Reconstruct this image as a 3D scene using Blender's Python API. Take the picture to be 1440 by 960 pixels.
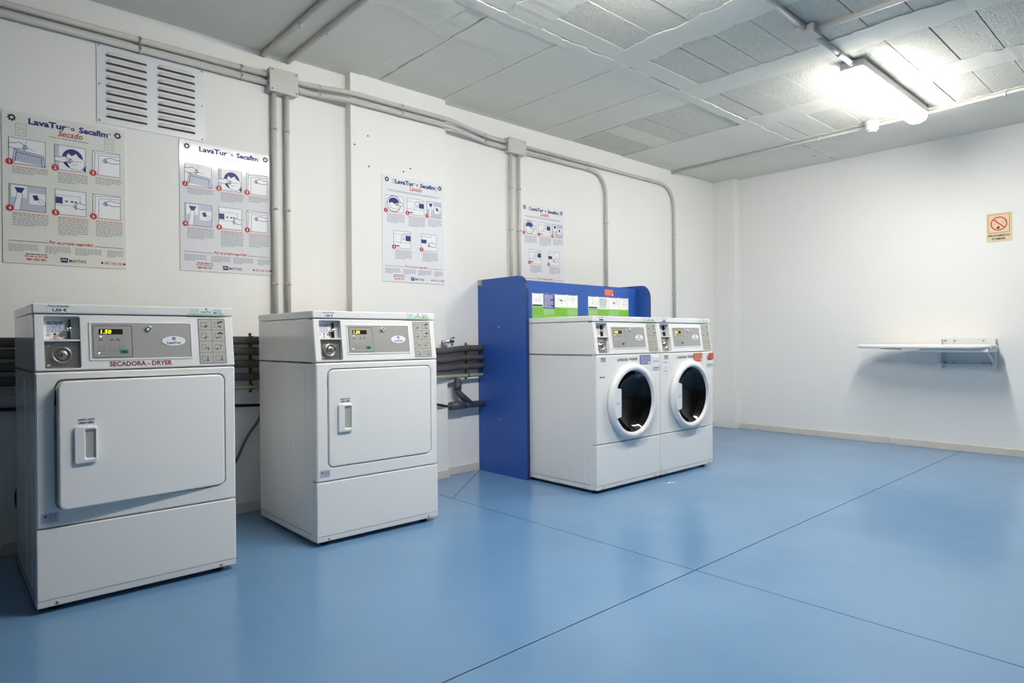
import bpy, bmesh, math, random
from mathutils import Vector, Matrix
random.seed(7)
for o in list(bpy.data.objects): bpy.data.objects.remove(o)
S = bpy.context.scene; COL = S.collection
PI = math.pi

# ------------------------------------------------------------------ camera
FPX, YAW, PITCH, ROLL, HC = 906.267, 0.83655, 0.0036, -0.00804, 0.96
fw = Vector((math.cos(YAW)*math.cos(PITCH), math.sin(YAW)*math.cos(PITCH), -math.sin(PITCH)))
rt = Vector((math.sin(YAW), -math.cos(YAW), 0)); up = rt.cross(fw)
rt2 = rt*math.cos(ROLL)+up*math.sin(ROLL); up2 = -rt*math.sin(ROLL)+up*math.cos(ROLL)
cam = bpy.data.cameras.new('camera'); cam.sensor_width = 36; cam.lens = FPX/1440*36; cam.clip_start = .02
co = bpy.data.objects.new('camera', cam); COL.objects.link(co)
M = Matrix.Identity(4)
for i in range(3):
    M[i][0] = rt2[i]; M[i][1] = up2[i]; M[i][2] = -fw[i]
M[2][3] = HC
co.matrix_world = M; S.camera = co

# ------------------------------------------------------------------ light and exposure
w = bpy.data.worlds.new('world'); S.world = w; w.use_nodes = True
w.node_tree.nodes['Background'].inputs[0].default_value = (.6, .65, .7, 1)
w.node_tree.nodes['Background'].inputs[1].default_value = .05
LAMP_STRENGTH = 74.0
LAMP2_STRENGTH = 92.0
LAMP_COLOR = (1.0, .97, .925, 1)
S.view_settings.view_transform = 'Standard'; S.view_settings.look = 'None'
S.view_settings.gamma = 1; S.view_settings.use_curve_mapping = False
S.view_settings.exposure = 0.17

# ------------------------------------------------------------------ materials
def lin(c): return tuple((v/255/12.92 if v/255 <= .04045 else ((v/255+.055)/1.055)**2.4) for v in c)
MATS = {}
def mat(name, rgb, rough=.5, metal=0, coat=0, bump=0, bscale=40, vary=0, vscale=3, spec=.5, emit=0, trans=0, rgb2=None, detail=6):
    m = bpy.data.materials.new(name); m.use_nodes = True; nt = m.node_tree; N = nt.nodes; L = nt.links
    b = N['Principled BSDF']; c = (*lin(rgb), 1)
    b.inputs['Base Color'].default_value = c; b.inputs['Roughness'].default_value = rough
    b.inputs['Metallic'].default_value = metal; b.inputs['Coat Weight'].default_value = coat
    b.inputs['Coat Roughness'].default_value = .08
    b.inputs['Specular IOR Level'].default_value = spec; b.inputs['Transmission Weight'].default_value = trans
    if emit:
        b.inputs['Emission Color'].default_value = c; b.inputs['Emission Strength'].default_value = emit
    if bump or vary:
        tc = N.new('ShaderNodeTexCoord')
    if vary:
        n = N.new('ShaderNodeTexNoise'); n.inputs['Scale'].default_value = vscale; n.inputs['Detail'].default_value = detail
        L.new(tc.outputs['Object'], n.inputs['Vector'])
        r = N.new('ShaderNodeValToRGB'); r.color_ramp.elements[0].position = .3; r.color_ramp.elements[1].position = .7
        d = lin(rgb2) if rgb2 else tuple(v*(1-vary) for v in c[:3])
        r.color_ramp.elements[0].color = (*d, 1); r.color_ramp.elements[1].color = c
        L.new(n.outputs['Fac'], r.inputs['Fac']); L.new(r.outputs['Color'], b.inputs['Base Color'])
    if bump:
        n2 = N.new('ShaderNodeTexNoise'); n2.inputs['Scale'].default_value = bscale; n2.inputs['Detail'].default_value = 5
        L.new(tc.outputs['Object'], n2.inputs['Vector'])
        bp = N.new('ShaderNodeBump'); bp.inputs['Strength'].default_value = 1; bp.inputs['Distance'].default_value = bump
        L.new(n2.outputs['Fac'], bp.inputs['Height']); L.new(bp.outputs['Normal'], b.inputs['Normal'])
    MATS[name] = m; return m
mat('wall', (243, 242, 238), .75, bump=.0012, bscale=14, vary=.025, vscale=1.3)
mat('ceil', (230, 229, 217), .8, bump=.005, bscale=9, vary=.06, vscale=2.2)
mat('block', (219, 218, 206), .9, bump=.006, bscale=75, vary=.14, vscale=60)
mat('ceilbase', (150, 150, 144), .95)
mat('skirting', (222, 216, 206), .5, vary=.08, vscale=6)
mat('enamel', (240, 239, 236), .22, coat=.4)
mat('enamel_flat', (232, 231, 229), .35)
mat('plastic', (236, 237, 238), .35)
mat('greypanel', (178, 176, 172), .35, metal=.25)
mat('plate', (182, 180, 172), .45)
mat('steel', (190, 186, 178), .28, metal=1, bump=.0002, bscale=200)
mat('chrome', (225, 225, 225), .1, metal=1)
mat('drum', (120, 116, 112), .3, metal=1)
mat('black', (14, 14, 15), .4)
mat('dark', (40, 40, 42), .6)
mat('brown', (112, 98, 84), .7)
mat('wall_far', (70, 68, 66), .8)  # unseen near-end wall, coloured dark so the left side falls into shade
mat('wall_rear', (176, 174, 170), .8)  # unseen rear wall, greyed to bounce less light into the room
mat('print_red', (206, 108, 104), .5)
mat('print_grey', (150, 154, 168), .5)
mat('blue', (44, 90, 174), .38, vary=.04, vscale=4)
mat('blue_edge', (30, 50, 100), .5)
mat('ink_blue', (30, 42, 120), .5)
mat('ink_navy', (26, 32, 84), .5)
mat('ink_pale', (150, 160, 195), .5)
mat('ink_red', (190, 40, 40), .5)
mat('ink_dred', (140, 58, 50), .5)
mat('ink_grey', (120, 124, 140), .5)
mat('ink_black', (30, 30, 32), .5)
mat('tint', (190, 196, 214), .4)
mat('cream_board', (234, 234, 226), .09, spec=.5, coat=.3)
mat('white_board', (232, 233, 236), .09, spec=.5, coat=.3)
mat('satin_board', (234, 235, 238), .42)
mat('paper', (240, 241, 242), .4)
mat('green', (120, 196, 66), .45)
mat('green_pale', (160, 205, 150), .45)
mat('green_btn', (30, 130, 70), .4)
mat('sticker_blue', (44, 62, 150), .4)
mat('sticker_red', (208, 74, 56), .4)
mat('sign_cream', (226, 206, 160), .45)
mat('sign_pink', (236, 198, 158), .45)
mat('conduit', (204, 202, 196), .4)
mat('conduit_white', (214, 211, 206), .45)
mat('pipe_foam', (84, 80, 80), .8, bump=.001, bscale=60)
mat('pipe_olive', (166, 166, 140), .5)
mat('brass', (112, 98, 52), .45, metal=.8)
mat('pvc', (82, 82, 90), .4)
mat('cord', (92, 92, 94), .5)
mat('board_cloth', (240, 236, 230), .8, bump=.002, bscale=30)
mat('white_metal', (228, 230, 232), .35)
mat('coin', (214, 190, 160), .4)
mat('led', (255, 250, 200), .4, emit=2.5)
mat('digit', (250, 240, 30), .4, emit=1.6)
mat('display', (44, 36, 30), .15)
mat('fixture', (214, 212, 208), .4)
def emis(name, strength):
    m = bpy.data.materials.new(name); m.use_nodes = True; nt = m.node_tree
    nt.nodes.remove(nt.nodes['Principled BSDF'])
    e = nt.nodes.new('ShaderNodeEmission'); e.inputs[0].default_value = LAMP_COLOR; e.inputs[1].default_value = strength
    nt.links.new(e.outputs[0], nt.nodes['Material Output'].inputs[0]); MATS[name] = m
emis('lamp', LAMP_STRENGTH*1.1); emis('lamp2', LAMP2_STRENGTH*1.1)
emis('lamp_side', LAMP_STRENGTH*.3); emis('lamp2_side', LAMP2_STRENGTH*.4)   # the opal cover is dimmer at its flanks
def glass():
    m = bpy.data.materials.new('door_glass'); m.use_nodes = True; nt = m.node_tree; N = nt.nodes; L = nt.links
    N.remove(N['Principled BSDF'])
    t = N.new('ShaderNodeBsdfTransparent'); t.inputs[0].default_value = (.085, .08, .078, 1)
    g = N.new('ShaderNodeBsdfGlossy'); g.inputs[0].default_value = (.9, .9, .9, 1); g.inputs['Roughness'].default_value = .04
    f = N.new('ShaderNodeFresnel'); f.inputs[0].default_value = 1.42
    x = N.new('ShaderNodeMixShader'); L.new(f.outputs[0], x.inputs[0]); L.new(t.outputs[0], x.inputs[1]); L.new(g.outputs[0], x.inputs[2])
    L.new(x.outputs[0], N['Material Output'].inputs[0]); MATS['door_glass'] = m
glass()
def floor_mat():
    m = bpy.data.materials.new('floor_paint'); m.use_nodes = True; nt = m.node_tree; N = nt.nodes; L = nt.links
    b = N['Principled BSDF']; tc = N.new('ShaderNodeTexCoord')
    n = N.new('ShaderNodeTexNoise'); n.inputs['Scale'].default_value = 1.1; n.inputs['Detail'].default_value = 7; n.inputs['Roughness'].default_value = .6
    L.new(tc.outputs['Object'], n.inputs['Vector'])
    r = N.new('ShaderNodeValToRGB'); e = r.color_ramp.elements; e[0].position = .3; e[1].position = .72
    e[0].color = (*lin((100, 140, 179)), 1); e[1].color = (*lin((113, 152, 190)), 1)
    L.new(n.outputs['Fac'], r.inputs['Fac'])
    # scuffs: sparse thin dark marks
    v = N.new('ShaderNodeTexNoise'); v.inputs['Scale'].default_value = 16; v.inputs['Detail'].default_value = 9; v.inputs['Roughness'].default_value = .75
    mp = N.new('ShaderNodeMapping'); mp.inputs['Scale'].default_value = (1, 2.6, 1); mp.inputs['Rotation'].default_value = (0, 0, .7)
    L.new(tc.outputs['Object'], mp.inputs[0]); L.new(mp.outputs[0], v.inputs['Vector'])
    r2 = N.new('ShaderNodeValToRGB'); q = r2.color_ramp.elements; q[0].position = .22; q[1].position = .25
    q[0].color = (.76, .76, .78, 1); q[1].color = (1, 1, 1, 1)
    L.new(v.outputs['Fac'], r2.inputs['Fac'])
    mx = N.new('ShaderNodeMix'); mx.data_type = 'RGBA'; mx.blend_type = 'MULTIPLY'; mx.inputs[0].default_value = 1
    L.new(r.outputs[0], mx.inputs[6]); L.new(r2.outputs[0], mx.inputs[7]); L.new(mx.outputs[2], b.inputs['Base Color'])
    rr = N.new('ShaderNodeMapRange'); rr.inputs[3].default_value = .15; rr.inputs[4].default_value = .25
    L.new(n.outputs['Fac'], rr.inputs[0]); L.new(rr.outputs[0], b.inputs['Roughness'])
    bp = N.new('ShaderNodeBump'); bp.inputs['Distance'].default_value = .0006; n3 = N.new('ShaderNodeTexNoise'); n3.inputs['Scale'].default_value = 5
    L.new(tc.outputs['Object'], n3.inputs['Vector']); L.new(n3.outputs['Fac'], bp.inputs['Height']); L.new(bp.outputs['Normal'], b.inputs['Normal'])
    MATS['floor'] = m
floor_mat()

# ------------------------------------------------------------------ mesh builder
def _frame(o=(0, 0, 0), u=(1, 0, 0), v=(0, 0, 1), n=(0, -1, 0)): return (Vector(o), Vector(u), Vector(v), Vector(n))
class MB:
    def __init__(s): s.v = []; s.f = []; s.m = []; s.s = []; s.mats = []
    def mi(s, name):
        if name not in s.mats: s.mats.append(name)
        return s.mats.index(name)
    def add(s, vs, fs, m, smooth=False, T=None):
        k = len(s.v); i = s.mi(m)
        for p in vs: s.v.append(tuple(T @ Vector(p)) if T is not None else tuple(p))
        for f in fs: s.f.append([a+k for a in f]); s.m.append(i); s.s.append(smooth)
        return s
    def box(s, x0, x1, y0, y1, z0, z1, m, bev=0, seg=2, T=None):
        bm = bmesh.new(); bmesh.ops.create_cube(bm, size=1)
        for p in bm.verts:
            p.co = Vector((x0+(p.co.x+.5)*(x1-x0), y0+(p.co.y+.5)*(y1-y0), z0+(p.co.z+.5)*(z1-z0)))
        if bev: bmesh.ops.bevel(bm, geom=bm.edges[:], offset=bev, segments=seg, profile=.6, affect='EDGES')
        bm.verts.index_update()
        s.add([p.co[:] for p in bm.verts], [[q.index for q in f.verts] for f in bm.faces], m, False, T); bm.free(); return s
    def loft(s, loops, m, close=True, cap0=False, cap1=False, smooth=False, T=None):
        vs = []; fs = []; n = len(loops[0])
        for lp in loops: vs += [tuple(p) for p in lp]
        for a in range(len(loops)-1):
            for i in range(n if close else n-1):
                j = (i+1) % n; fs.append([a*n+i, a*n+j, (a+1)*n+j, (a+1)*n+i])
        if cap0: fs.append(list(range(n))[::-1])
        if cap1: fs.append([(len(loops)-1)*n+i for i in range(n)])
        return s.add(vs, fs, m, smooth, T)
    def tube(s, pts, r, m, n=12, caps=True, closed=False):
        P = [Vector(p) for p in pts]; loops = []; prev = None
        for i, p in enumerate(P):
            a = P[i-1] if i else p; b = P[i+1] if i < len(P)-1 else p
            t = (b-a).normalized()
            if prev is None:
                ref = Vector((0, 0, 1)) if abs(t.z) < .9 else Vector((1, 0, 0)); u = t.cross(ref).normalized()
            else: u = (prev-t*prev.dot(t)).normalized()
            prev = u; v = t.cross(u); rr = r[i] if isinstance(r, (list, tuple)) else r
            loops.append([p+(u*math.cos(2*PI*k/n)+v*math.sin(2*PI*k/n))*rr for k in range(n)])
        return s.loft(loops, m, True, caps, caps, True)
    def lathe(s, prof, c, m, n=48, axis='y', smooth=True, cap0=False, cap1=False, T=None):
        loops = []
        for r, d in prof:
            lp = []
            for k in range(n):
                a = 2*PI*k/n; x, z = r*math.cos(a), r*math.sin(a)
                if axis == 'y': lp.append((c[0]+x, c[1]+d, c[2]+z))
                elif axis == 'z': lp.append((c[0]+x, c[1]+z, c[2]+d))
                else: lp.append((c[0]+d, c[1]+x, c[2]+z))
            loops.append(lp)
        return s.loft(loops, m, True, cap0, cap1, smooth, T)
    def build(s, name, parent=None, loc=None, **props):
        me = bpy.data.meshes.new(name); me.from_pydata(s.v, [], s.f)
        for k in s.mats: me.materials.append(MATS[k])
        me.polygons.foreach_set('material_index', s.m); me.polygons.foreach_set('use_smooth', s.s)
        bm = bmesh.new(); bm.from_mesh(me); 
        if not s.__dict__.get('flat'): bmesh.ops.recalc_face_normals(bm, faces=bm.faces[:])
        bm.to_mesh(me); bm.free(); me.update()
        o = bpy.data.objects.new(name, me); COL.objects.link(o)
        if parent: o.parent = parent
        if loc: o.location = loc
        for k, val in props.items(): o[k] = val
        return o
_tc = {}
def text_geo(t, bold=0, shear=0):
    k = (t, bold, shear)
    if k not in _tc:
        c = bpy.data.curves.new('t', 'FONT'); c.body = t; c.size = 1; c.resolution_u = 2; c.offset = bold; c.shear = shear
        o = bpy.data.objects.new('t', c); COL.objects.link(o)
        dg = bpy.context.evaluated_depsgraph_get(); me = bpy.data.meshes.new_from_object(o.evaluated_get(dg))
        vs = [(p.co.x, p.co.y) for p in me.vertices]; fs = [list(f.vertices) for f in me.polygons]
        bpy.data.objects.remove(o); bpy.data.curves.remove(c); bpy.data.meshes.remove(me)
        if not vs: vs = [(0, 0)]
        x0 = min(a for a, b in vs); x1 = max(a for a, b in vs); y0 = min(b for a, b in vs); y1 = max(b for a, b in vs)
        _tc[k] = (vs, fs, x0, x1, y0, y1)
    return _tc[k]
class Print(MB):
    """flat print on a plane: frame = origin, u, v, normal"""
    def __init__(s, fr): super().__init__(); s.fr = fr; s.flat = True
    def P(s, u, v, n): o, a, b, c = s.fr; return o+a*u+b*v+c*n
    def poly(s, pts, m, n=.0006):
        k = len(pts); ar = sum(pts[i][0]*pts[(i+1) % k][1]-pts[(i+1) % k][0]*pts[i][1] for i in range(k))
        if ar < 0: pts = pts[::-1]
        return s.add([s.P(u, v, n) for u, v in pts], [list(range(k))], m)
    def rect(s, u0, v0, u1, v1, m, n=.0006): return s.poly([(u0, v0), (u1, v0), (u1, v1), (u0, v1)], m, n)
    def frame(s, u0, v0, u1, v1, t, m, n=.0008):
        s.rect(u0, v0, u1, v0+t, m, n); s.rect(u0, v1-t, u1, v1, m, n); s.rect(u0, v0+t, u0+t, v1-t, m, n); return s.rect(u1-t, v0+t, u1, v1-t, m, n)
    def circ(s, u, v, r, m, n=.0006, ry=None, k=20):
        ry = ry or r; return s.poly([(u+r*math.cos(2*PI*i/k), v+ry*math.sin(2*PI*i/k)) for i in range(k)], m, n)
    def ring(s, u, v, r0, r1, m, n=.0008, k=28, sq=1):
        vs = []; fs = []
        for i in range(k):
            a = 2*PI*i/k
            vs += [s.P(u+r0*math.cos(a), v+sq*r0*math.sin(a), n), s.P(u+r1*math.cos(a), v+sq*r1*math.sin(a), n)]
            j = (i+1) % k; fs.append([2*i, 2*i+1, 2*j+1, 2*j])
        return s.add(vs, fs, m)
    def gear(s, u, v, r, m, n=.0008):
        k = 32; vs = []; fs = []
        for i in range(k):
            a = 2*PI*i/k; ro = r if i % 4 in (0, 1) else r*.7; ri = r*.34
            vs += [s.P(u+ri*math.cos(a), v+ri*math.sin(a), n), s.P(u+ro*math.cos(a), v+ro*math.sin(a), n)]
            j = (i+1) % k; fs.append([2*i, 2*i+1, 2*j+1, 2*j])
        return s.add(vs, fs, m)
    def line(s, pts, t, m, n=.0008):
        for (a, b), (c, d) in zip(pts, pts[1:]):
            L = math.hypot(c-a, d-b) or 1; px, py = -(d-b)/L*t/2, (c-a)/L*t/2
            s.poly([(a+px, b+py), (c+px, d+py), (c-px, d-py), (a-px, b-py)], m, n)
        return s
    def text(s, t, u, v, m, w=None, h=None, n=.0009, align='c', bold=0, shear=0):
        vs, fs, x0, x1, y0, y1 = text_geo(t, bold, shear)
        sx = w/(x1-x0) if w else h/(y1-y0); sy = h/(y1-y0) if h else sx
        off = {'l': 0, 'c': -(x1-x0)*sx/2, 'r': -(x1-x0)*sx}[align]
        pts = [s.P(u+off+(a-x0)*sx, v+(b-y0)*sy, n) for a, b in vs]
        nn = s.fr[1].cross(s.fr[2]).dot(s.fr[3])
        return s.add(pts, fs, m)
    def micro(s, u0, u1, v, h, m, n=.0007, ragged=.0, rnd=random):
        """one line of unreadably small print: a row of word-length dashes"""
        u = u0; end = u1-(u1-u0)*ragged
        while u < end-.002:
            L = min(end-u, rnd.uniform(.6, 1.8)*h*3.2); s.rect(u, v, u+L, v+h, m, n); u += L+h*.9
        return s
def empty(name, loc, label=None, cat=None, group=None):
    o = bpy.data.objects.new(name, None); COL.objects.link(o); o.location = loc; o.empty_display_size = .1
    return tag(o, label, cat, group)
def tag(o, label=None, cat=None, group=None, kind=None):
    if label: o['label'] = label
    if cat: o['category'] = cat
    if group: o['group'] = group
    if kind: o['kind'] = kind
    return o
def rrect(x0, x1, z0, z1, r, k=6):
    pts = []
    for cx, cz, a0 in ((x1-r, z1-r, 0), (x0+r, z1-r, PI/2), (x0+r, z0+r, PI), (x1-r, z0+r, 1.5*PI)):
        for i in range(k+1):
            a = a0+PI/2*i/k; pts.append((cx+r*math.cos(a), cz+r*math.sin(a)))
    return pts

# ------------------------------------------------------------------ room shell
X0, Y0 = -4.6, -3.4
YW, XR, ZC = 3.697, 6.36, 2.622
YP, PX0, PX1 = 3.632, 1.945, 2.672
st = 'structure'
MB().box(X0-.1, XR+.1, YW, YW+.12, -.05, ZC+.1, 'wall').build('wall_left', kind=st, label='long white wall carrying posters, conduits and pipes')
MB().box(XR, XR+.12, Y0-.1, YW+.1, -.05, ZC+.1, 'wall').build('wall_right', kind=st, label='plain white end wall with ironing board and sign')
MB().box(X0-.1, XR+.1, Y0-.12, Y0, -.05, ZC+.1, 'wall_rear').build('wall_back', kind=st, label='unseen wall behind the viewer, greyed to cut bounce light')
MB().box(X0-.12, X0, Y0-.1, YW+.1, -.05, ZC+.1, 'wall_far').build('wall_front', kind=st, label='unseen near-end wall, darkened to keep the left side in shade')
MB().box(PX0, PX1, YP, YW+.02, 0, ZC+.01, 'wall', .004).build('trim_1', kind=st, label='shallow white pilaster between the dryer posters and washer poster')
for x, z in ((2.065, 2.252), (2.07, 2.06), (2.325, 2.07), (1.972, 2.18), (2.38, 2.10)):
    MB().lathe([(.0001, -.0012), (.005, -.001), (.0055, .0)], (x, YP, z), 'dark', 9).build('nail_hole', bpy.data.objects['trim_1'])
CX0, CY0 = 6.262, 3.445
MB().box(CX0, XR+.02, CY0, YW+.02, 0, ZC+.01, 'wall', .006).build('trim_2', kind=st, label='white square column in the far corner')

# floor: slabs of blue painted concrete parted by thin saw-cut joints
fl = MB().box(X0, XR+.05, Y0, YW+.05, -.08, -.006, 'dark').build('floor', kind=st, label='blue painted concrete floor with thin joints')
JX, JY, JX2 = 2.338, 1.472, 4.465
g = .0022
def slab(poly):
    n = len(poly); b = MB()
    b.loft([[(x, y, -.006) for x, y in poly], [(x, y, 0) for x, y in poly]], 'floor', True, False, True)
    b.build('floor_slab', fl)
dx0, dy0, dx1, dy1 = JX, 3.14, 3.012, YW
slab([(X0, JY+g), (JX-g, JY+g), (JX-g, YW+.05), (X0, YW+.05)])
slab([(JX+g, JY+g), (XR+.05, JY+g), (XR+.05, YW+.05), (dx1+g, YW+.05), (dx1+g, dy1), (JX+g, dy0-g)])
slab([(JX+g, dy0+g), (dx1-g, dy1+g), (dx1-g, YW+.05), (JX+g, YW+.05)])
slab([(X0, Y0), (JX-g, Y0), (JX-g, JY-g), (X0, JY-g)])
slab([(JX+g, Y0), (JX2-.0006, Y0), (JX2-.0006, JY-g), (JX+g, JY-g)])
slab([(JX2+.0006, Y0), (XR+.05, Y0), (XR+.05, JY-g), (JX2+.0006, JY-g)])

# ceiling: plastered strips, rough hollow blocks in rows between smooth joist bands
ce = MB().box(X0, XR+.05, Y0, YW+.05, ZC+.03, ZC+.12, 'ceilbase').build('ceiling', kind=st, label='grey-green plastered concrete ceiling with rough block rows')
def piece(name, x0, x1, y0, y1, m, z=ZC, bev=.0012):
    MB().box(x0, x1, y0, y1, z, ZC+.032, m, bev, 1).build(name, ce)
RIB0, RIB1 = 2.455, 2.535
def jag(n, amp, bias=0):
    out = []; v = 0
    for i in range(n+1):
        v = v*.72+random.uniform(-amp, amp)*.75; out.append(v+bias+(random.uniform(-amp, amp)*.25))
    return out
def ragged(name, a0, a1, b0, b1, m, z, amp0, amp1, along='y', step=.03, zj=.0006):
    '''strip between a0 and a1 across, running b0..b1, with uneven plastered edges'''
    n = max(2, int((b1-b0)/step)); e0 = jag(n, amp0); e1 = jag(n, amp1); lo = []
    for i in range(n+1):
        b = b0+(b1-b0)*i/n; dz = random.uniform(-zj, zj)
        row = [(a0+e0[i]-.002, ZC+.031), (a0+e0[i], z+dz+.001), (a0+e0[i]+.005, z+dz), (a1+e1[i]-.005, z+dz), (a1+e1[i], z+dz+.001), (a1+e1[i]+.002, ZC+.031)]
        lo.append([(a, b, q) if along == 'y' else (b, a, q) for a, q in row])
    MB().loft(lo, m, False, smooth=False).build(name, ce)
ragged('cross_rib', RIB0, RIB1, X0, XR+.05, 'ceil', ZC-.0018, .008, .008, 'x', .028, .0014)
# side towards the posters
cuts = [X0, 2.02, 2.15, 2.64, 3.15, 3.645, 4.02]
for i, (a, b) in enumerate(zip(cuts, cuts[1:])):
    k = {0: (0, .006), 1: (.004, .007), 2: (.005, .0018)}.get(i, (.0018, .0018))
    ragged('ceiling_panel', a+.0028, b-.0028, RIB1-.02, YW+.05, 'ceil', ZC+(.005 if i == 1 else .0006*(i % 3)), *k)
yb = [RIB1+.002, 2.735, 2.953, 3.145, 3.34, 3.555, YW+.05]
for i, (a, b) in enumerate(zip(yb, yb[1:])):
    if i == 3: piece('ceiling_panel', 4.024, 4.695, a+.002, b-.002, 'ceil', ZC)
    else: piece('ceiling_block', 4.026, 4.695, a+.0028, b-.0028, 'block', ZC+.003+random.uniform(-.001, .002), .002)
ragged('ceiling_panel', 4.702, 5.50, RIB1-.02, YW+.05, 'ceil', ZC-.002, .006, .001)
piece('ceiling_panel', 5.502, XR+.05, Y0, RIB0-.002, 'ceil', ZC)
piece('ceiling_panel', 5.502, XR+.05, RIB1+.002, YW+.05, 'ceil', ZC)
# rows of blocks
rows = [(1.62, 2.20), (2.42, 2.985), (3.19, 3.785), (3.985, 4.655), (4.875, 5.455)]
prev = X0
YEND = .2
for r, (a, b) in enumerate(rows):
    ragged('joist_band', prev-.012 if r else prev, a+.012, YEND, RIB0+.02, 'ceil', ZC-.001*(r % 2), .016 if r else 0, .016)
    prev = b
    y = RIB0-.002; first = True
    edges = [y]+[v for v in (2.315, 2.102, 1.887, 1.674, 1.49, 1.285, 1.071, .855, .64, .42)]+[YEND]
    for k, (t, s_) in enumerate(zip(edges, edges[1:])):
        m = 'ceil' if (k == 0 and r != 3) or (r, k) in ((0, 1), (4, 0), (4, 1)) else 'block'
        gp = random.choice((.001, .002, .0032))
        piece('ceiling_block', a+.0015, b-.0015, s_+gp, t-gp, m, ZC+(.001 if m == 'ceil' else .003)+random.uniform(-.0015, .002), .002)
ragged('joist_band', prev-.012, 5.498, YEND, RIB0+.02, 'ceil', ZC-.002, .016, .002)
piece('ceiling_panel', X0, 5.498, Y0, YEND-.002, 'ceil', ZC)

# skirting
def skirt(name, segs, label):
    r = None
    for i, (a, b, c, d) in enumerate(segs):
        m = MB().box(a, b, c, d, 0, .058, 'skirting', .003)
        if r is None: r = m.build(name, kind=st, label=label)
        else: m.build('skirting_piece', r)
skirt('baseboard_left', [(X0, .9, YW-.012, YW, ), (.903, PX0-.002, YW-.012, YW), (PX1+.002, 2.995, YW-.012, YW), (4.43, CX0-.002, YW-.012, YW), (PX0, PX1+.004, YP-.012, YP)], 'low beige skirting along the long white wall')
skirt('baseboard_right', [(XR-.012, XR, 2.02, CY0-.002), (XR-.012, XR, Y0, 2.017)], 'low beige skirting along the end wall')

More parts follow.
